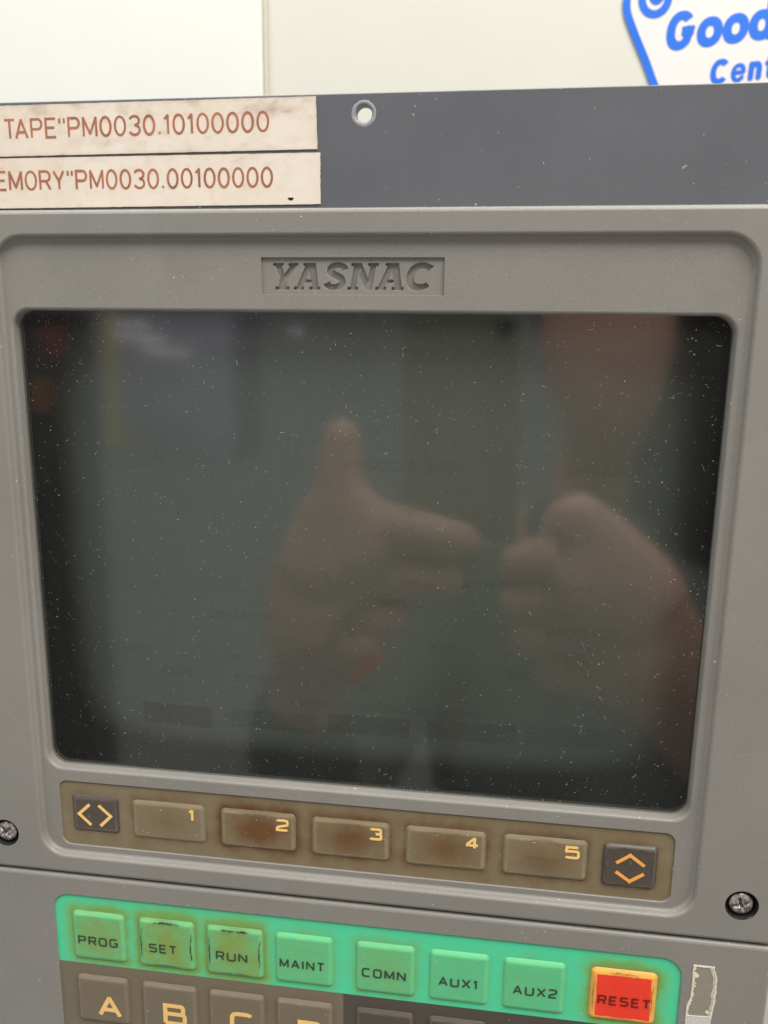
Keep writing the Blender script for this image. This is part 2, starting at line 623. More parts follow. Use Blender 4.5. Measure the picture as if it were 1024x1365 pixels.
for ch, u, v, wd, h, sw, sl in (('G', 116.0, 216.4, 20.6, 27.6, 6.6, .16), ('o', 139.0, 218.2, 19.0, 28.2, 6.6, .14),
                                ('o', 157.9, 219.9, 19.0, 28.2, 6.6, .14), ('d', 177.0, 221.7, 18.4, 28.6, 6.6, .12),
                                ('C', 151.4, 191.6, 14.0, 18.2, 4.3, .16), ('e', 167.0, 193.0, 10.8, 18.5, 3.2, .14),
                                ('n', 179.6, 194.0, 10.0, 18.5, 4.2, .14), ('t', 191.2, 195.0, 8.6, 18.5, 4.2, .14)):
    mb = MB()
    text(mb, ch, u, u + wd, v, v + h, sw, WB + 1.0, n=2.2, slant=sl, rot=ROT, caps=ch not in 'GC')
    put('letter', mb.mesh('letter'), m_blue, sign)

# ------------------------------------------------------------------ dark mounting plate behind the monitor
plate = thing('mounting_plate', 'dark blue-grey steel plate with a drilled hole above the monitor', 'metal plate')
mb = MB()
PW = -4.0
hole = circ(-37.9, 56.3, 2.15)
po = [(-190, 20), (120, 20), (120, 61.1), (-190, 61.1)]
pin = po
mb.poly(po, [circ(-37.9, 56.3, 2.5)], PW)
mb.loft([at_w(circ(-37.9, 56.3, 2.5), PW), at_w(circ(-37.9, 56.3, 2.3), PW - 0.15), at_w(circ(-37.9, 56.3, 2.2), PW - 0.6), at_w(circ(-37.9, 56.3, 2.2), PW - 3.0)])
mb.poly(po, [circ(-37.9, 56.3, 2.2)], PW - 3.0)
mb.loft([at_w(po, PW), at_w([(-190.3, 19.7), (120.3, 19.7), (120.3, 61.4), (-190.3, 61.4)], PW - 0.4),
         at_w([(-190.3, 19.7), (120.3, 19.7), (120.3, 61.4), (-190.3, 61.4)], PW - 2.6), at_w(po, PW - 3.0)], smooth=False)
put('plate_body', mb.mesh('plate_body'), m_plate, plate)
mb = MB()
L = []
for k, (r, w) in enumerate(((3.3, 0.01), (3.1, 0.09), (2.7, 0.12), (2.45, 0.03), (2.14, -0.4), (2.05, -2.8))):
    L.append([(-37.9 + (r + (0.16 * fbm(math.cos(a) * 5, math.sin(a) * 5, 2.0, 3) if k < 3 else 0)) * math.cos(a),
               56.3 + (r + (0.16 * fbm(math.cos(a) * 5, math.sin(a) * 5, 2.0, 3) if k < 3 else 0)) * math.sin(a), PW + w)
              for a in [2 * math.pi * i / 48 for i in range(48)]])
mb.loft(L)
put('hole_rim', mb.mesh('hole_rim'), m_bare, plate)


def speck_mesh(name, count, rect, w, seed, lo, hi, wid, curl=0.5, avoid=None, hgt=0.01, short=0.75, clump=False):
    rnd = random.Random(seed)
    mb = MB()
    k = 0
    while k < count:
        u = rnd.uniform(rect[0], rect[1])
        v = rnd.uniform(rect[2], rect[3])
        if avoid and avoid(u, v):
            continue
        if clump and rnd.random() > .35 + .9 * max(0, fbm(u, v, 16, 2)) + .5 * math.exp(-max(0, min(u - rect[0], rect[1] - u, v - rect[2], rect[3] - v)) / 7):
            continue
        k += 1
        size = rnd.choice((.55, .6, .65, .7, .75, .85, 1.0, 1.35))
        a = rnd.uniform(0, math.pi)
        if rnd.random() < short:
            ln, hw = rnd.uniform(0.4, 1) * wid * 2.2 * size, wid * rnd.uniform(.35, .75) * size
        else:
            ln, hw = rnd.uniform(lo, hi) * size, wid * rnd.uniform(.22, .42)
        bend = rnd.uniform(-curl, curl) * ln
        pts = []
        for t in (-.5, 0, .5):
            x, y = t * ln, bend * (1 - 4 * t * t) * .5
            pts.append((u + x * math.cos(a) - y * math.sin(a), v + x * math.sin(a) + y * math.cos(a)))
        Lf, Rt = ribbon(pts, hw)
        h = w + hgt + rnd.random() * 0.015
        mb.add(at_w(Lf, h) + at_w(Rt, h), [(0, 3, 4, 1), (1, 4, 5, 2)])
    return mb.mesh(name)


put('paint_speck', speck_mesh('paint_speck', 20, (-48, 75, 33, 61), PW, 5, .4, 1.0, .16), m_dust, plate, kind='stuff')

# labels ------------------------------------------------------------


def label_mesh(corners, w, seed, dirt):
    """paper strip with slightly ragged edges and soiled along its top"""
    (bl, br, tr_, tl) = corners
    nu, nv = 150, 22
    mb = MB()
    pts, g = [], []
    for j in range(nv + 1):
        for i in range(nu + 1):
            s, t = i / nu, j / nv
            u = (bl[0] * (1 - s) + br[0] * s) * (1 - t) + (tl[0] * (1 - s) + tr_[0] * s) * t
            v = (bl[1] * (1 - s) + br[1] * s) * (1 - t) + (tl[1] * (1 - s) + tr_[1] * s) * t
            if i in (0, nu):
                u += 0.12 * fbm(u, v, 1.4, seed)
            if j in (0, nv):
                v += 0.06 * fbm(u, v, 1.6, seed)
            edge_ = min(s * 90, (1 - s) * 90, t * 13, (1 - t) * 13)
            st = max(0, fbm(u, v * 1.5, 9, seed) - 0.02) * (0.35 + 0.75 * (t > .7))
            st += max(0, fbm(u * 1.0, v * 3, 5, seed + 4) - 0.3) * .7
            st += 0.35 * math.exp(-edge_ / 0.35)
            pts.append((u, v, w))
            g.append(min(.7, st * dirt))
    fs = [(j * (nu + 1) + i, j * (nu + 1) + i + 1, (j + 1) * (nu + 1) + i + 1, (j + 1) * (nu + 1) + i) for j in range(nv) for i in range(nu)]
    mb.add(pts, fs)
    mb.att['grime'] = g
    base = len(mb.v)
    ring = [j for j in range(nu + 1)] + [(j + 1) * (nu + 1) + nu for j in range(nv)] + [nv * (nu + 1) + nu - 1 - j for j in range(nu)] + [(nv - 1 - j) * (nu + 1) for j in range(nv - 1)]
    low = [(pts[i][0], pts[i][1], w - 0.28) for i in ring]
    mb.add(low, [])
    n = len(ring)
    for i in range(n):
        mb.f.append([ring[i], base + i, base + (i + 1) % n, ring[(i + 1) % n]])
        mb.sm.append(False)
    mb.att['grime'] = g + [0.5] * n
    return mb.mesh('paper')


LW = PW + 0.32
la = thing('paper_label', 'upper cream label reading TAPE PM0030.10100000 on the dark plate', 'label', 'printed labels on the plate')
put('paper', label_mesh([(-168, 47.15), (-50.2, 47.8), (-50.6, 60.75), (-168, 60.3)], LW, 1.0, .62), m_label, la)
mb = MB()
text(mb, 'TAPE"PM0030.10100000', -138.9, -63.2, 51.7, 57.0, 0.6, LW + 0.05, n=2.0, gap=.21, wr=.66, rot=R(0.42))
put('lettering', mb.mesh('lettering'), m_ink, la)
lb = thing('paper_label', 'lower cream label reading MEMORY PM0030.00100000 just above the monitor housing', 'label', 'printed labels on the plate')
put('paper', label_mesh([(-170, 33.45), (-49.4, 34.0), (-49.5, 46.95), (-170, 46.75)], LW, 7.0, .25), m_label, lb)
mb = MB()
text(mb, 'MEMORY"PM0030.00100000', -147.3, -62.4, 38.25, 43.55, 0.6, LW + 0.05, n=2.0, gap=.21, wr=.66, rot=R(0.06))
put('lettering', mb.mesh('lettering'), m_ink, lb)
mb = MB()
mb.poly([(-57.6 + .75 * math.cos(a) * (1 + .3 * math.sin(3 * a)), 35.35 + .5 * math.sin(a) * (1 + .25 * math.cos(2 * a))) for a in [i * .449 for i in range(14)]], w=LW + 0.04)
put('puncture', mb.mesh('puncture'), m_black, lb)

# ------------------------------------------------------------------ monitor unit
mon = thing('monitor_unit', 'grey moulded monitor housing with a dark dusty screen and a row of soft keys', 'monitor')
U0, U1, V0, V1 = -166.0, 87.2, -175.3, 32.7
FL = -2.2          # recess floor
GW = -5.5          # screen glass
RO = (-143.9, 64.3, -169.5, 26.5)
RO_R = (9, 9, 9.5, 9.5)


def ins(rect, r, d):
    return rrect(rect[0] + d, rect[1] - d, rect[2] + d, rect[3] - d, [max(.2, x - d) for x in (r if isinstance(r, (tuple, list)) else (r,) * 4)], 12)


mb = MB()
ob = lambda d: rrect(U0 + d, U1 - d, V0 + d, V1 - d, 1.4 - d + .05, 12)
# outer rim: rounded front edge and side walls
mb.loft([at_w(ob(1.3), 0), at_w(ob(.8), -.12), at_w(ob(.38), -.4), at_w(ob(.1), -.85), at_w(ob(0), -1.4), at_w(ob(0), -26)][::-1])
SCREWS = ((76.7, -162.7), (-155.7, -162.4))
mb.poly(ob(1.3), [ins(RO, RO_R, 0)] + [circ(a, b, 4.6) for a, b in SCREWS], 0)
lip = [(0, 0), (.25, -.04), (.5, -.16), (.72, -.38), (.88, -.68), (.98, -1.0), (1.06, -1.35), (1.15, -1.65), (1.3, -1.9), (1.52, -2.08), (1.85, FL)]
mb.loft([at_w(ins(RO, RO_R, d), w) for d, w in lip])
SO = (-140.9, 60.9, -139.2, 6.6)      # screen opening at the floor
SO_R = 6.0
LG = (-65.8, -15.6, 10.3, 20.2)       # logo plate
KS = (-137.0, 57.1, -166.0, -142.7)   # soft key strip
KS_R = 3.2
floor_in = ins(RO, RO_R, 1.85)
logo_h = rrect(*LG, 0.15, 2)
mb.poly(floor_in, [ins(SO, SO_R, 0), logo_h, ins(KS, KS_R, 0)], FL)
op = [(0, FL), (.22, FL - .04), (.45, FL - .15), (.64, FL - .33), (.76, FL - .6), (.82, FL - .9), (.95, GW - 1.0)]
mb.loft([at_w(ins(SO, SO_R, d), w) for d, w in op])
mb.loft([at_w(ins(KS, KS_R, d), w) for d, w in ((0, FL), (.1, FL - .05), (.16, FL - .2), (.16, FL - 1.2))])
mb.loft([at_w(ins(LG, .15, d), w) for d, w in ((0, FL), (.06, FL - .06), (.12, FL - .9), (.12, FL - 2.2))], smooth=False)
# back flange closes the shell
mb.poly(ob(0), [ins(SO, SO_R, .95)], -26)
# countersunk screw wells are separate black cups set proud
put('bezel', mb.mesh('bezel'), m_grey, mon)

# logo plate with sunk letters
mb = MB()
LP = FL - 0.75


def sheared(pts, u0, wd, v0=11.6, h=7.2, sh=.17):
    return [(u0 + x / 10 * wd + sh * (y / 10 * h), v0 + y / 10 * h) for x, y in pts]


gY = [(0, 10), (4.3, 10), (4.3, 8.7), (3.7, 8.7), (5.1, 6.0), (6.7, 8.7), (6.0, 8.7), (6.0, 10), (10, 10), (10, 8.7), (9.2, 8.7), (6.7, 4.3), (6.7, 1.4), (7.8, 1.4), (7.8, 0), (2.2, 0), (2.2, 1.4), (3.4, 1.4), (3.4, 4.3), (.9, 8.7), (0, 8.7)]
gA = [(0, 0), (3.9, 0), (3.9, 1.4), (3.3, 1.4), (3.7, 2.6), (6.2, 2.6), (6.5, 1.4), (5.7, 1.4), (5.7, 0), (10, 0), (10, 1.4), (9.2, 1.4), (6.9, 10), (2.2, 10), (2.2, 8.7), (3.0, 8.7), (1.0, 1.4), (0, 1.4)]
gAi = [(4.15, 4.0), (5.8, 4.0), (4.95, 7.4)]
gN = [(0, 0), (3.9, 0), (3.9, 1.4), (3.1, 1.4), (3.1, 5.9), (6.5, 0), (9, 0), (9, 8.6), (10, 8.6), (10, 10), (6, 10), (6, 8.6), (6.9, 8.6), (6.9, 4.4), (3.7, 10), (0, 10), (0, 8.6), (1, 8.6), (1, 1.4), (0, 1.4)]


def thick(center, wid):
    Lf, Rt = ribbon(center, 1.0)
    out1, out2 = [], []
    n = len(center)
    Lf, Rt = [], []
    for i, pnt in enumerate(center):
        a, b = center[max(0, i - 1)], center[min(n - 1, i + 1)]
        d = (b[0] - a[0], b[1] - a[1])
        l = math.hypot(*d) or 1
        hw = wid(i / (n - 1)) / 2
        Lf.append((pnt[0] - d[1] / l * hw, pnt[1] + d[0] / l * hw))
        Rt.append((pnt[0] + d[1] / l * hw, pnt[1] - d[0] / l * hw))
    return Lf + Rt[::-1]


ctl = [(8.1, 7.3), (7.6, 8.3), (6.2, 8.95), (4.6, 9.0), (3.0, 8.6), (2.2, 7.6), (2.6, 6.5), (4.0, 5.7), (5.8, 4.9), (7.3, 4.0), (7.8, 2.8), (7.1, 1.6), (5.6, 1.05), (3.8, 1.1), (2.4, 1.7), (1.8, 2.8)]
cs = []
for i in range(len(ctl) - 1):
    for t in range(4):
        p0, p1, p2, p3 = ctl[max(i - 1, 0)], ctl[i], ctl[i + 1], ctl[min(i + 2, len(ctl) - 1)]
        t /= 4
        cs.append(tuple(0.5 * (2 * p1[k] + (p2[k] - p0[k]) * t + (2 * p0[k] - 5 * p1[k] + 4 * p2[k] - p3[k]) * t * t + (3 * p1[k] - p0[k] - 3 * p2[k] + p3[k]) * t ** 3) for k in (0, 1)))
cs.append(ctl[-1])
gS = thick(cs, lambda t: 2.1 + .8 * math.sin(math.pi * t) + .9 * max(0, 1 - min(t, 1 - t) / .1))
cc = sel(5.4, 5.0, 4.0, 3.9, 38, 322, 2.3, 60)
gC = thick(cc, lambda t: 2.2 + 1.0 * math.sin(math.pi * t) + 1.2 * max(0, 1 - t / .08))


def area2(L):
    return sum(L[i][0] * L[(i + 1) % len(L)][1] - L[(i + 1) % len(L)][0] * L[i][1] for i in range(len(L)))


def ccw(L):
    return L if area2(L) > 0 else L[::-1]


def offset(L, d):
    """move a ccw outline inward by d"""
    n = len(L)
    out = []
    for i in range(n):
        a, b, c = L[i - 1], L[i], L[(i + 1) % n]
        d1 = (b[0] - a[0], b[1] - a[1])
        d2 = (c[0] - b[0], c[1] - b[1])
        l1, l2 = math.hypot(*d1) or 1, math.hypot(*d2) or 1
        n1, n2 = (-d1[1] / l1, d1[0] / l1), (-d2[1] / l2, d2[0] / l2)
        m = (n1[0] + n2[0], n1[1] + n2[1])
        k = min(2.0, 2 / max(m[0] ** 2 + m[1] ** 2, .4))
        out.append((b[0] + m[0] * k * d, b[1] + m[1] * k * d))
    return out


letters, islands = [], []
for g, inner, u0, wd in ((gY, None, -63.8, 7.2), (gA, gAi, -57.0, 7.5), (gS, None, -49.2, 7.0), (gN, None, -42.1, 7.7), (gA, gAi, -34.5, 7.9), (gC, None, -26.4, 7.0)):
    letters.append(ccw(sheared(g, u0, wd)))
    if inner:
        islands.append(ccw(sheared(inner, u0, wd)))
mb.poly(rrect(LG[0] + .1, LG[1] - .1, LG[2] + .1, LG[3] - .1, .1, 2), letters, LP)
for L in letters:
    mb.loft([at_w(L, LP), at_w(offset(L, .07), LP - .05), at_w(offset(L, .26), LP - 1.0)], smooth=False)
    mb.poly(L, w=LP - 1.0)
for L in islands:
    mb.poly(L, w=LP)
    mb.loft([at_w(L, LP), at_w(offset(L, -.2), LP - 1.0)], smooth=False)
put('logo_plate', mb.mesh('logo_plate'), m_grey, mon)['label'] = 'sunken plate with recessed italic YASNAC letters'

# glass
mb = MB()
mb.poly(rrect(SO[0] + .3, SO[1] - .3, SO[2] + .3, SO[3] - .3, 5.6, 10), w=GW)
gls = put('screen_glass', mb.mesh('screen_glass'), m_glass, mon)
put('dust', speck_mesh('dust', 3300, (SO[0] + 1.5, SO[1] - 1.5, SO[2] + 1.5, SO[3] - 1.5), GW, 11, .45, 1.2, .135, .5, hgt=.02, short=.9, clump=True), m_dust, gls, kind='stuff')

# picture tube: curved face with dark border widened by painted shade, burnt-in menu bar
CU, CV = -40.0, -65.0
NU, NV = 400, 300
mb = MB()
pts, ph, bu = [], [], []
rnd = random.Random(3)
lines = []
for r_ in range(16):
    v = -8 - r_ * 7.0
    u = -118 + rnd.choice((0, 0, 14, 40))
    while u < 40:
        ln = rnd.choice((4, 7, 10, 16, 22))
        if rnd.random() < .5 and (u > -70 or v < -75) and v < -30:
            lines.append((u, u + ln, v - 3, v))
        u += ln + rnd.choice((3, 6, 14, 26))
boxes = [(-112, -88.5, -126.5, -119.0, .75), (-82, -54, -125, -118.6, .36), (-49.5, -23.5, -124.2, -117.6, .5), (-18, 9.5, -124, -117.4, .32), (12.5, 39, -124, -117.4, .24)]
for j in range(NV + 1):
    for i in range(NU + 1):
        u = CU - 108 + 216 * i / NU
        v = CV - 80 + 160 * j / NV
        rr = ((u - CU) ** 2 + (v - CV) ** 2)
        w = GW - 5.5 - rr / (2 * 1100)
        pts.append((u, v, w))
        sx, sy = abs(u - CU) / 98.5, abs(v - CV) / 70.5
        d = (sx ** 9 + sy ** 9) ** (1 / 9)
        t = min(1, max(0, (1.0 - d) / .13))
        ph.append(t * t * (3 - 2 * t) * (1 - .30 * (sx * sx + sy * sy) / 2))  # shade painted into the tube colour, fading towards edges and corners
        b = 0
        for a0, a1, b0, b1, s in boxes:
            if a0 < u < a1 and b0 < v < b1:
                b = s * (.75 + .35 * noise.noise(Vector((u * .5, v * .5, 2))))
        for a0, a1, b0, b1 in lines:
            if a0 < u < a1 and b0 < v < b1 and noise.noise(Vector((u * 1.3, v * 1.1, 7))) > 0:
                b = max(b, .24)
        bu.append(b)
fs = [(j * (NU + 1) + i, j * (NU + 1) + i + 1, (j + 1) * (NU + 1) + i + 1, (j + 1) * (NU + 1) + i) for j in range(NV) for i in range(NU)]
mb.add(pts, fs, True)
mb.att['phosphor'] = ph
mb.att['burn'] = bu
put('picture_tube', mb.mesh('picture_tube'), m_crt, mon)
# black cabinet behind the bezel
mb = MB()
mb.box(-152, 74, -160, 22, -60, -26.3, 2)
put('rear_case', mb.mesh('rear_case'), m_black, mon)


# keys ---------------------------------------------------------------
def key_mesh(rect, r, base, height, aged=0.0, edge_age=0.0, wear=0.0, seed=0.0, rimw=1.0, spot=None, bulge=None, rise=1.5, redpatch=None, sides=4):
    """soft domed key: rings of a rounded rectangle from its skirt to its middle"""
    u0, u1, v0, v1 = rect
    half = min(u1 - u0, v1 - v0) / 2 - .05
    insets = [.11 * i for i in range(26)] + [3.1, 3.7, 4.4, 5.2, 6.1, 7.1, 8.2]
    insets = [d for d in insets if d < half - .2] + [half]
    mb = MB()
    Ls, A, G, M = [], [], [], []
    cu, cv = (u0 + u1) / 2, (v0 + v1) / 2
    seg = 7
    for d in insets:
        # resample so that the straight sides carry points too
        base_l = rrect(u0 + d, u1 - d, v0 + d, v1 - d, max(.05, r - d), seg)
        L = []
        n = len(base_l)
        for i in range(n):
            a, b = base_l[i], base_l[(i + 1) % n]
            k = 34 if (i % (seg + 1)) == seg else 1
            for t in range(k):
                L.append((a[0] + (b[0] - a[0]) * t / k, a[1] + (b[1] - a[1]) * t / k))
        row = []
        for a, b in L:
            t = min(1, d / rise)
            h = height * (1 - (1 - t) ** 2.4)
            if bulge:
                h += bulge * math.exp(-((a - cu) / 5) ** 2 - ((b - cv) / 4) ** 2)
            h -= .05 * fbm(a, b, 5, seed)
            row.append((a, b, base + h))
            nz = fbm(a, b, 4, seed)
            ag = aged * (.75 + .5 * nz)
            if spot:
                ag += spot * math.exp(-((a - cu) / ((u1 - u0) * .33)) ** 2 - ((b - cv) / ((v1 - v0) * .42)) ** 2)
            rim = max(0, 1 - abs(d - rimw) / .75) * (.75 + .5 * nz)
            if redpatch:
                rim = 1.0 if d < redpatch + .25 * nz else 0.0
            g = edge_age * math.exp(-d / .35)
            if wear:
                # worn, blackened creases running along the four sides of the top
                for dist, along, off, lw, ln in ((v1 - b, a - cu, 1.1, .42, 5.0), (b - v0, a - cu, 1.3, .22, 5.4), (a - u0, b - cv, .95, .28, 6.0), (u1 - a, b - cv, 1.45, .24, 5.6))[:sides]:
                    bow = off + .035 * (along ** 2) * (-.35 if off > 1.2 else .2) + .22 * fbm(along * 2, off * 7, 3, seed)
                    f = math.exp(-((dist - bow) / lw) ** 2) * max(0, 1 - (abs(along) / ln) ** 4)
                    g = max(g, wear * f * (1.05 + .7 * fbm(along, off * 9, 2, seed + 2)))
                g = max(g, wear * .32 * math.exp(-((v1 - b) / 1.6) ** 2 - ((a - cu) / 5) ** 2))
            A.append(min(1, max(0, ag)))
            G.append(min(1, max(0, g)))
            M.append(min(1, rim))
        Ls.append(row)
    mb.loft(Ls)
    mb.poly([(a, b) for a, b, c in Ls[-1]], w=Ls[-1][0][2])
    mb.v[-len(Ls[-1]):] = [W(*p_) for p_ in Ls[-1]]
    k = len(Ls[-1])
    mb.sm = [True] * len(mb.sm)
    mb.att['aged'] = A + A[-k:]
    mb.att['grime'] = G + G[-k:]
    mb.att['rim'] = M + M[-k:]
    return mb.mesh('key')


def membrane(rect, w, step, keys, spread, top_extra, base_age, seed):
    """flat film with the dirt that has gathered round its keys"""
    u0, u1, v0, v1 = rect
    nu, nv = int((u1 - u0) / step), int((v1 - v0) / step)
    mb = MB()
    pts, A, G, M = [], [], [], []
    for j in range(nv + 1):
        for i in range(nu + 1):
            u, v = u0 + (u1 - u0) * i / nu, v0 + (v1 - v0) * j / nv
            g = a = 0
            for k, amt, hard in keys:
                if u < k[0] - 9 or u > k[1] + 9 or v < k[2] - 9 or v > k[3] + 9:
                    continue
                d = max(0, sdf(u, v, k, 1.5))
                up = 1 + top_extra * max(0, min(1, (v - k[3]) / 1.0)) * math.exp(-((u - (k[0] + k[1]) / 2) / ((k[1] - k[0]) * .38)) ** 2)
                a = max(a, amt * math.exp(-(d / spread) ** 1.3) * up)
                g = max(g, hard * math.exp(-(d / .55) ** 1.2) * up)
            nz = fbm(u, v, 7, seed)
            pts.append((u, v, w))
            A.append(min(1, max(0, base_age * (1 + nz) + a * (1 + .4 * nz))))
            G.append(min(.85, max(0, g * (.8 + .5 * nz))))
            M.append(0)
    fs = [(j * (nu + 1) + i, j * (nu + 1) + i + 1, (j + 1) * (nu + 1) + i + 1, (j + 1) * (nu + 1) + i) for j in range(nv) for i in range(nu)]
    mb.add(pts, fs)
    mb.att.update(aged=A, grime=G, rim=M)
    return mb.mesh('membrane')


def glyph_on(key, s, u0, u1, v0, v1, sw, w, m, n=4.5, gap=.3, wr=1.15):
    mb = MB()
    text(mb, s, u0, u1, v0, v1, sw, w, n=n, gap=gap, wr=wr)
    put('legend', mb.mesh('legend'), m, key)


KW = FL - .55
soft = [((-112.1, -87.7, -161.1, -147.7), .22, .25, '1'), ((-82.5, -57.9, -161.1, -147.8), .62, .85, '2'), ((-52.8, -28.1, -161.2, -148.0), .5, .6, '3'),
        ((-23.1, 1.7, -161.4, -148.1), .42, .4, '4'), ((6.8, 32.0, -161.5, -147.9), .3, .8, '5')]
kl = (-132.7, -116.8, -160.6, -147.7)
kr = (36.5, 52.4, -161.9, -147.8)
put('soft_key_strip', membrane((KS[0] - .4, KS[1] + .4, KS[2] - .4, KS[3] + .4), KW, .6,
                               [(k, a * 1.1, g * .7) for k, a, g, s in soft] + [(kl, .1, .15), (kr, .12, .3)], 2.2, .9, .16, 2), m_soft, mon)
dig = {'1': (-93.1, -91.0, -153.4, -149.0), '2': (-64.3, -60.1, -153.8, -149.6), '3': (-34.5, -30.3, -153.9, -149.7), '4': (-4.9, -.4, -153.9, -149.7), '5': (25.2, 29.7, -154.0, -149.7)}
for i, (k, a, g, s) in enumerate(soft):
    ko = put('soft_key', key_mesh(k, 1.6, KW, .62, aged=a * .5, edge_age=g * .35, seed=i * 3.1, spot=a * 1.6, bulge=.55 if s == '5' else None, rise=1.7, wear=g * .55, sides=1), m_soft, mon)
    d = dig[s]
    glyph_on(ko, s, d[0], d[1], d[2], d[3], .86, KW + .76, m_cream, n=5)
    ko['label'] = 'smoked soft key marked ' + s
for k, s, wr_ in ((kl, 'lr', 0.0), (kr, 'ud', .55)):
    ko = put('arrow_key', key_mesh(k, 1.5, KW, .55 if s == 'lr' else .95, aged=.2, edge_age=.5, wear=wr_, seed=9 if s == 'lr' else 14, rise=1.3), m_dark, mon)
    ko['label'] = 'dark key marked with left and right arrowheads' if s == 'lr' else 'dark worn key marked with up and down arrowheads'
    mb = MB()
    hh = KW + (.66 if s == 'lr' else 1.08)
    if s == 'lr':
        st = [[(-126.6, -150.7), (-130.4, -154.3), (-126.4, -158.0)], [(-123.5, -150.7), (-119.5, -154.3), (-123.2, -158.1)]]
    else:
        st = [[(40.4, -153.7), (44.3, -150.8), (48.6, -154.0)], [(40.4, -156.6), (44.6, -159.5), (48.6, -156.6)]]
    for q in st:
        add_ribbon(mb, q, .52, hh)
    put('legend', mb.mesh('legend'), m_cream if s == 'lr' else m_orange, ko)


# screws --------------------------------------------------------------
def screw(parent, u, v, seed):
    t = put('screw', None, None, parent)
    mb = MB()
    cp = [(4.75, .02), (4.6, .03), (4.45, -.12), (4.25, -.6), (4.1, -2.2)]
    mb.loft([at_w(circ(u, v, r, 40), w) for r, w in cp])
    mb.poly(circ(u, v, 4.1, 40), w=-2.2)
    put('cup', mb.mesh('cup'), m_black, t)
    # pan head with a cross slot: height field on rings
    mb = MB()
    rs = [3.4, 3.36, 3.2, 2.9, 2.5, 2.1, 1.75, 1.45, 1.15, .9, .6, .3]
    n = 64
    a0 = .35 + seed
    Ls = []
    for r in rs:
        row = []
        for i in range(n):
            a = 2 * math.pi * i / n
            x, y = r * math.cos(a), r * math.sin(a)
            h = -1.2 + 1.1 * math.sqrt(max(0, 1 - (r / 3.45) ** 2))
            xr, yr = x * math.cos(a0) + y * math.sin(a0), -x * math.sin(a0) + y * math.cos(a0)
            sl = 0
            for p_, q_ in ((xr, yr), (yr, xr)):
                wd = .62 - .1 * abs(p_) / 2
                sl = max(sl, min(1, max(0, (wd - abs(q_)) / .18)) * min(1, max(0, (2.15 - abs(p_)) / .25)))
            h -= sl * 1.7
            row.append((u + x, v + y, h))
        Ls.append(row)
    mb.loft(Ls)
    mb.poly([(a, b) for a, b, c in Ls[-1]], w=Ls[-1][0][2])
    put('head', mb.mesh('head'), m_metal, t)


screw(mon, 76.7, -162.7, 0)
screw(mon, -155.7, -162.4, .4)

# ------------------------------------------------------------------ keypad unit
kp = thing('keypad_unit', 'grey keypad panel with a bright green key strip below the monitor', 'keypad')
PV1 = -176.1
MO = (-140.9, 62.2, -290, -183.1)
MO_R = (3, 3, 6.5, 6.0)
mb = MB()
ob2 = lambda d: rrect(U0 + d, U1 - d, -300 + d, PV1 - d, 1.3 - d + .05, 12)
mb.loft([at_w(ob2(1.2), -.1), at_w(ob2(.75), -.2), at_w(ob2(.35), -.45), at_w(ob2(.1), -.9), at_w(ob2(0), -1.4), at_w(ob2(0), -26)][::-1])
mb.poly(ob2(1.2), [ins(MO, MO_R, 0)], -.1)
mb.loft([at_w(ins(MO, MO_R, d), w) for d, w in ((0, -.1), (.14, -.13), (.25, -.25), (.3, -.45), (.3, -1.6))])
put('face_plate', mb.mesh('face_plate'), m_grey, kp)
mb = MB()
mb.box(-160, 80, -296, -182, -50, -26.3, 2)
put('rear_case', mb.mesh('rear_case'), m_black, kp)
MW = -.75
top_v = (-207.7, -189.3)
gk = [('PROG', -134.6, -116.0, .8, .25, 0.0), ('SET', -111.4, -91.9, .95, .5, 1.0), ('RUN', -88.0, -68.6, .95, .55, 1.0), ('MAINT', -64.8, -45.6, .28, .14, 0),
      ('COMN', -38.2, -19.0, .4, .2, 0), ('AUX1', -14.6, 4.3, .12, .1, 0), ('AUX2', 8.6, 27.8, .14, .1, 0), ('RESET', 35.3, 55.2, .85, .5, .5)]
put('green_membrane', membrane((MO[0] - .5, MO[1] + .5, -209.75, MO[3] + .4), MW, .6,
                               [((a, b, top_v[0], top_v[1]), ag * 1.15, g * .7) for s, a, b, ag, g, wr in gk], 2.6, .8, .05, 5), m_green, kp)
put('taupe_membrane', membrane((MO[0] - .5, -42.25, -290.4, -209.78), MW, 1.0,
                               [((a, b, -233, -214.0), .3, .2) for s, a, b, *_ in gk[:4]], 2.0, .3, .15, 8), m_taupe, kp)
put('dark_membrane', membrane((-42.2, MO[1] + .5, -290.4, -209.78), MW, 1.0,
                              [((a, b, -233, -214.0), .3, .2) for s, a, b, *_ in gk[4:]], 2.0, .3, .2, 9), m_dark, kp)
tb = {'PROG': (-132.7, -118.6), 'SET': (-107.7, -98.1), 'RUN': (-84.7, -74.0), 'MAINT': (-63.2, -48.3), 'COMN': (-36.1, -21.9), 'AUX1': (-11.5, .8), 'AUX2': (11.8, 25.4), 'RESET': (37.7, 53.6)}
for i, (s, a, b, ag, g, wr) in enumerate(gk):
    red = s == 'RESET'
    ko = put('key', key_mesh((a, b, top_v[0], top_v[1]), 1.7, MW, .9, aged=ag * (.5 if red else .72), edge_age=g * .5, wear=wr, seed=i * 2.7 + 1,
                             spot=ag * .5, rise=2.0, redpatch=1.75 if red else None), m_red if red else m_gkey, kp)
    ko['label'] = ('red key with orange rim marked ' if red else 'green key marked ') + s
    glyph_on(ko, s, tb[s][0], tb[s][1], -201.6, -198.3, .55 if not red else .6, MW + 1.01, m_redprint if red else m_print, n=4.5, gap=.32, wr=1.25)
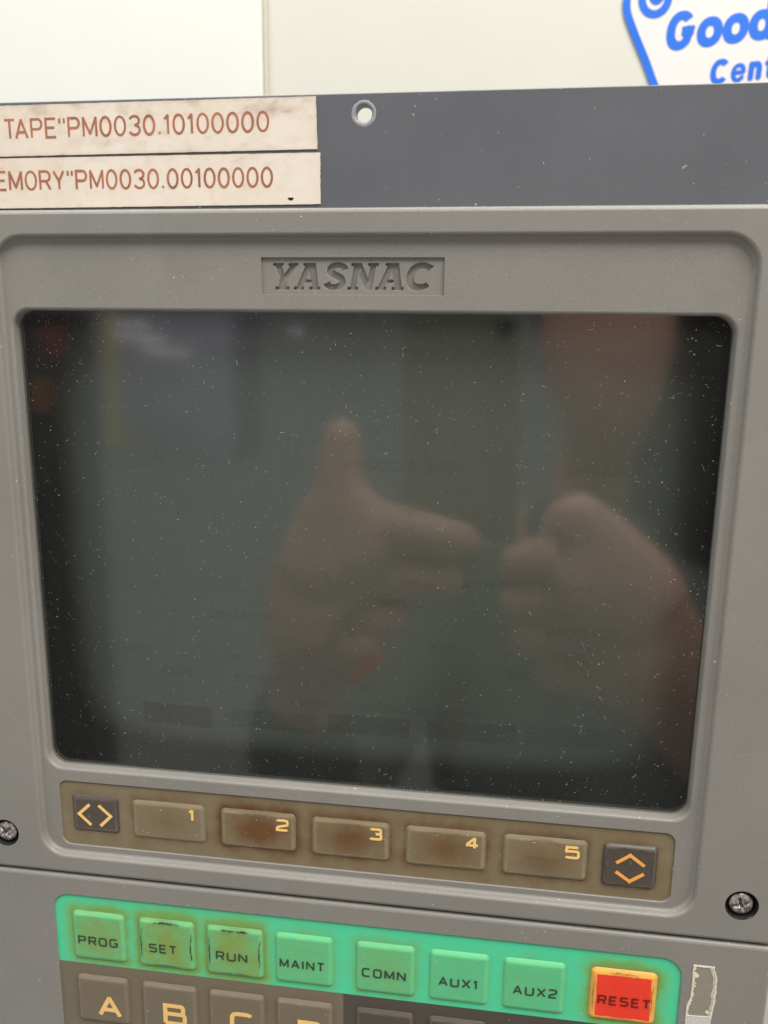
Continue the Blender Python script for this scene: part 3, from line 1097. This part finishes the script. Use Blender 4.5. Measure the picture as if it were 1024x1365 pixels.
for s, i, u0, u1 in (('A', 0, -127.3, -118.7), ('B', 1, -103.9, -95.6), ('C', 2, -80.6, -72.2), ('D', 3, -57.4, -49.0)):
    a, b = gk[i][1:3]
    ko = put('key', key_mesh((a, b, -232.4, -214.0), 1.7, MW, .9, aged=.2, edge_age=.25, seed=i * 1.9 + 30, spot=.15, rise=2.0), m_taupe, kp)
    ko['label'] = 'taupe key marked ' + s
    glyph_on(ko, s, u0, u1, -229.4, -221.0, 1.5, MW + 1.01, m_cream, n=4.5, wr=1.1)
for i in (4, 5, 6, 7):
    a, b = gk[i][1:3]
    ko = put('key', key_mesh((a, b, -232.4, -214.0), 1.7, MW, .9, aged=.3, edge_age=.35, seed=i * 1.9 + 50, spot=.15, rise=2.0), m_dark, kp)

# torn sticker remains ---------------------------------------------------
stk = thing('torn_sticker', 'torn remains of a paper sticker beside the red RESET key', 'sticker')
rnd = random.Random(8)


def strip_mesh(left, right, w, th):
    mb = MB()
    outl = left + right[::-1]
    mb.poly(ccw(outl), w=w)
    mb.loft([at_w(outl, w), at_w(outl, w - th)], smooth=False)
    return mb


Lft, Rgt, Lf2, Rg2 = [], [], [], []
for i in range(41):
    v = -184.6 - 22.0 * i / 40
    j = fbm(0, v, 1.3, 4)
    k = fbm(7, v, 1.1, 9)
    Lft.append((65.0 + .15 * fbm(3, v, 2, 1) - (.9 * max(0, min(1, (-196 - v) / 3)) if v < -196 else 0), v))
    Lf2.append((Lft[-1][0] + max(.14, .74 + .75 * j + (.5 if -189.5 < v < -187 else 0)), v))
    Rgt.append((71.0 + min(1.2, (-184.6 - v) * .32) + .2 * k - max(0, (-196 - v)) * .08, v))
    Rg2.append((Rgt[-1][0] - max(.25, 1.25 + .5 * fbm(9, v, 3, 2)), v))
m_paper = surface('torn_paper', lin(232, 220, 198), 0.8, 0.12, 300, 0.3, 1500, 0.1)
m_paper2 = surface('grey_paper_layer', lin(196, 190, 176), 0.8, 0.06, 300, 0.2, 1500, 0.1)
m_glue = surface('old_glue_film', lin(150, 144, 130), 0.35, 0.06, 120, 0.1, 1500, 0.5)
put('glue_patch', strip_mesh([(a + .12, b) for a, b in Lft], [(a - .12, b) for a, b in Rgt], -.04, .05).mesh('glue_patch'), m_glue, stk)
put('left_shred', strip_mesh(Lft, Lf2, .1, .2).mesh('left_shred'), m_paper, stk)
put('right_layer', strip_mesh(Rg2, [(a - .25, b) for a, b in Rgt], .06, .16).mesh('right_layer'), m_paper2, stk)
put('right_shred', strip_mesh([(a - .42 - .25 * fbm(5, b, .9, 3), b) for a, b in Rgt], Rgt, .12, .2).mesh('right_shred'), m_paper, stk)
mb = MB()
top = [(64.9 + 6.2 * i / 24, -184.35 + .06 * fbm(i, 3, 2, 2)) for i in range(25)]
bot = [(64.9 + 6.2 * i / 24, -184.8 - .22 * abs(fbm(i, 9, 2, 5))) for i in range(25)]
put('top_shred', strip_mesh(top, bot, .14, .2).mesh('top_shred'), m_paper, stk)
mb = MB()
for u, v, r in ((66.1, -188.0, .62), (70.2, -200.2, .62), (65.9, -190.6, .3)):
    mb.poly([(u + r * (1 + .25 * fbm(math.cos(a) * 3, math.sin(a) * 3, 2, u)) * math.cos(a), v + r * math.sin(a)) for a in [i * .35 for i in range(18)]], w=.16)
put('paper_crumb', mb.mesh('paper_crumb'), m_paper, stk)
mb = strip_mesh([(64.6, -202.2), (64.2, -207)], [(71.4, -201.8), (71.2, -207)], .18, .2)
put('lower_paper', mb.mesh('lower_paper'), surface('pale_paper', lin(206, 202, 200), .8, .04, 100, .1, 1500, .1), stk)

m_scr = surface('pale_scratch', lin(160, 157, 148), 0.5, 0.1, 200, 0, 300, 0.3)
out_rec = lambda u, v: sdf(u, v, RO, 9) < .8
put('scratch', speck_mesh('scratch', 45, (-160, 84, -173, 30), 0, 31, 1.5, 7, .16, .12, avoid=out_rec, short=.5), m_scr, mon, kind='stuff')
put('scratch', speck_mesh('scratch', 30, (-160, 84, -240, -178), -.1, 33, 1.5, 6, .16, .12, avoid=lambda u, v: sdf(u, v, MO, 5) < .8, short=.5), m_scr, kp, kind='stuff')

# scattered dust on the two grey faces
inrec = lambda u, v: sdf(u, v, SO, 5) < .5 or sdf(u, v, LG, .1) < .3 or sdf(u, v, KS, 2) < .3
put('dust', speck_mesh('dust', 150, (-140, 61, -166, 24), FL, 21, .4, 1.1, .15, avoid=inrec), m_dust, mon, kind='stuff')
put('dust', speck_mesh('dust', 60, (-140, 61, -166, -143), KW + 1.0, 25, .3, .8, .13), m_dust, mon, kind='stuff')

# ------------------------------------------------------------------ what the screen mirrors: photographer, phone, room
ph_ = thing('phone', 'grey-green phone held up in front of the screen, seen only as a reflection', 'phone')
PD = CAM_D + 12


def rot_into(o):
    o.parent = ph_


mb = MB()
mb.box(-58, 12, -128, 16, 0, 8, 2.5)
put('phone_body', mb.mesh('phone_body'), m_phone, ph_)
mb = MB()
mb.loft([at_w(circ(2, 4, 5), -.01), at_w(circ(2, 4, 5), -1.0), at_w(circ(2, 4, 4.2), -1.2)])
mb.poly(circ(2, 4, 4.2), w=-1.2)
put('lens_ring', mb.mesh('lens_ring'), m_black, ph_)
ph_.location = (0, -PD / 1000, 0)
ph_.rotation_euler = (R(-11), 0, R(7))


def skin_body(name, chains, material, parent=None, sub=2, root=None):
    """chains of (x, distance from panel, z, radius) in metres joined at shared first points"""
    vs_, es, rad, idx = [], [], [], {}

    def vid(p_):
        k = tuple(round(x, 4) for x in p_[:3])
        if k not in idx:
            idx[k] = len(vs_)
            vs_.append((p_[0], -p_[1], p_[2]))
            rad.append(p_[3])
        return idx[k]
    for ch in chains:
        ids = [vid(p_) for p_ in ch]
        es += [(ids[i], ids[i + 1]) for i in range(len(ids) - 1)]
    me = bpy.data.meshes.new(name)
    me.from_pydata(vs_, es, [])
    o = put(name, me, material, parent)
    sk = o.modifiers.new('skin', 'SKIN')
    sk.use_smooth_shade = True
    for i, r in enumerate(rad):
        me.skin_vertices[0].data[i].radius = (r, r) if not isinstance(r, tuple) else r
    me.skin_vertices[0].data[0].use_root = True
    ss = o.modifiers.new('subsurf', 'SUBSURF')
    ss.levels = ss.render_levels = sub
    return o


person = thing('person', 'person in a grey-green shirt holding up a phone, mirrored in the dark screen', 'person')
pelv = (.11, .78, -.85, .15)
ab = (.11, .77, -.62, .14)
chest = (.11, .75, -.40, .15)
neck0 = (.11, .78, -.22, .055)
neck1 = (.112, .755, -.13, .045)
jaw = (.118, .672, -.080, .050)
cheek = (.113, .675, -.045, .070)
face = (.110, .68, .0, .078)
crown = (.108, .70, .085, .07)
shR, shL = (.24, .75, -.33, .058), (-.055, .75, -.27, .062)
elR, elL = (.285, .50, -.46, .044), (-.17, .52, -.50, .046)
wrR, wrL = (.122, .272, -.225, .032), (-.125, .29, -.235, .028)
paR, paL = (.086, .232, -.168, .041), (-.098, .228, -.155, .040)
knR, knL = (.058, .216, -.125, .038), (-.080, .214, -.115, .034)
body = [[pelv, ab, chest, neck0, neck1, jaw, cheek, face, crown], [chest, shR, elR, wrR, paR, knR], [chest, shL, elL, wrL, paL, knL],
        [knR, (.042, .208, -.098, .022), (.034, .208, -.084, .013)],
        [knR, (.034, .205, -.116, .018), (.017, .212, -.124, .014), (.006, .219, -.130, .011)],
        [knR, (.034, .206, -.140, .018), (.018, .213, -.146, .014), (.006, .219, -.150, .011)],
        [paR, (.048, .208, -.160, .018), (.026, .212, -.166, .014), (.012, .219, -.168, .011)],
        [paR, (.062, .210, -.182, .017), (.040, .214, -.186, .013), (.026, .219, -.186, .010)],
        [knL, (-.086, .212, -.085, .0145), (-.086, .214, -.062, .013), (-.085, .217, -.045, .0095)],
        [knL, (-.055, .207, -.105, .0155), (-.028, .210, -.110, .013), (-.006, .217, -.116, .0115)],
        [paL, (-.068, .207, -.132, .0155), (-.040, .210, -.134, .013), (-.016, .217, -.136, .0115)],
        [paL, (-.080, .207, -.158, .0155), (-.060, .208, -.160, .013), (-.044, .214, -.158, .0115)],
        [paL, (-.098, .206, -.178, .0145), (-.078, .202, -.176, .013), (-.058, .200, -.171, .0095)]]
skin_body('body', body, m_skin, person)
skin_body('shirt', [[(.11, .78, -.86, .175), (.11, .77, -.62, .165), (.11, .75, -.40, .17), (.11, .75, -.25, .085), (.112, .735, -.178, .075)],
                    [(.11, .75, -.40, .17), (.245, .75, -.345, .075), (.285, .56, -.46, .06)],
                    [(.11, .75, -.40, .17), (-.065, .75, -.28, .085), (-.18, .525, -.505, .066), (-.140, .34, -.30, .046), (-.128, .295, -.245, .038)]], m_shirt, person)
skin_body('hair', [[(.108, .74, .085, .088), (.108, .775, .03, .08), (.108, .775, -.04, .062)], [(.108, .74, .085, .088), (.06, .725, .07, .05)], [(.108, .74, .085, .088), (.165, .74, .05, .04), (.185, .75, -.05, .03)]], m_hair, person)
skin_body('fingernail', [[(-.0575, .189, -.1725, .0026), (-.066, .187, -.181, .0028), (-.0765, .188, -.1915, .0022)]], m_nail, person)

# workshop things mirrored at upper left, and cabinets added to tone the reflection
for i, (x, y, z, ln, tilt) in enumerate(((-1.035, 2.0, .018, .13, 0), (-.995, 2.0, -.018, .14, -.08), (-.92, 2.0, -.055, .13, -.06), (-.55, 2.0, .006, .03, 0))):
    lab = ['highest and brightest of the tube lamps mirrored at the upper left of the screen', 'middle of three tube lamps mirrored at the upper left of the screen',
           'lowest of three tube lamps mirrored at the upper left of the screen', 'single short tube lamp mirrored at the upper middle of the screen'][i]
    t = thing('tube_lamp', lab, 'lamp', 'tube lamps mirrored in the screen')
    mb = MB()
    mb.loft([[(-ln * 500 + ln * 1000 * k, 5 * math.cos(a), 5 * math.sin(a)) for a in [j * math.pi / 6 for j in range(12)]] for k in (0, .5, 1)])
    put('tube', mb.mesh('tube'), m_tube, t)
    mb = MB()
    mb.box(-ln * 520, ln * 520, 6, 12, -15, 15, 2)
    put('fixture', mb.mesh('fixture'), m_seal, t)
    t.location = (x, -y, z)
    t.rotation_euler = (0, -tilt, 0)
t = thing('yellow_post', 'thin yellow post mirrored at the upper left of the screen', 'post')
mb = MB()
mb.box(-12, 12, -300, 60, -12, 12, 3)
put('shaft', mb.mesh('shaft'), m_yellow, t)
mb = MB()
mb.box(-30, 30, -312, -300.5, -30, 30, 3)
put('foot', mb.mesh('foot'), m_yellow, t)
t.location = (-1.08, -2.0, 0)
t = thing('cabinet', 'cabinet added to give the pale lilac haze in the upper left of the screen', 'cabinet')
mb = MB()  # put in to give the lilac haze of the reflection
mb.box(-190, 190, -330, 130, -150, 150, 8)
put('carcass', mb.mesh('carcass'), m_cab, t)
for s in (-1, 1):
    mb = MB()
    mb.box(s * 94 - 90, s * 94 + 90, -320, 120, -165, -151, 4)
    d = put('door', mb.mesh('door'), m_cab, t)
    mb = MB()
    mb.box(s * 14 - 4, s * 14 + 4, -230, -170, -178, -165.5, 3)
    put('handle', mb.mesh('handle'), m_bare, d)
t.location = (-1.0, -2.4, -.08)
t.rotation_euler = (0, 0, R(180))
for x, z, m_, lab in ((-1.28, -.03, m_bin1, 'red storage bin mirrored at the left edge of the screen'), (-1.33, -.19, m_bin2, 'small orange storage bin mirrored below the red one')):
    t = thing('storage_bin', lab, 'bin', 'bins mirrored in the screen')
    mb = MB()
    mb.box(-28, 28, -45, 40, -28, 28, 6)
    put('bin_body', mb.mesh('bin_body'), m_, t)
    mb = MB()
    mb.box(-31, 31, 40.5, 48, -31, 31, 3)
    put('rim', mb.mesh('rim'), m_, t)
    t.location = (x, -2.05, z)
for lab, x, y in (('near-black cabinet added to darken the reflection along the right edge of the screen', .535, -1.35), ('near-black cabinet added to darken the reflection along the left edge of the screen', -1.69, -2.45)):
    t = thing('added_dark_cabinet', lab, 'cabinet', 'dark cabinets added to darken the screen reflection')
    mb = MB()  # near-black shapes added to darken both sides of the screen reflection
    mb.box(-260, 260, -1900, 70, -150, 150, 10)
    put('carcass', mb.mesh('carcass'), m_black, t)
    for s in (-1, 1):
        mb = MB()
        mb.box(s * 129 - 124, s * 129 + 124, -1880, 55, 151, 165, 5)
        d = put('door', mb.mesh('door'), m_black, t)
        mb = MB()
        mb.box(s * 20 - 5, s * 20 + 5, -420, -330, 165.5, 180, 3)
        put('handle', mb.mesh('handle'), m_black, d)
    t.location = (x, y, 0)
    t.rotation_euler = (0, 0, R(180))
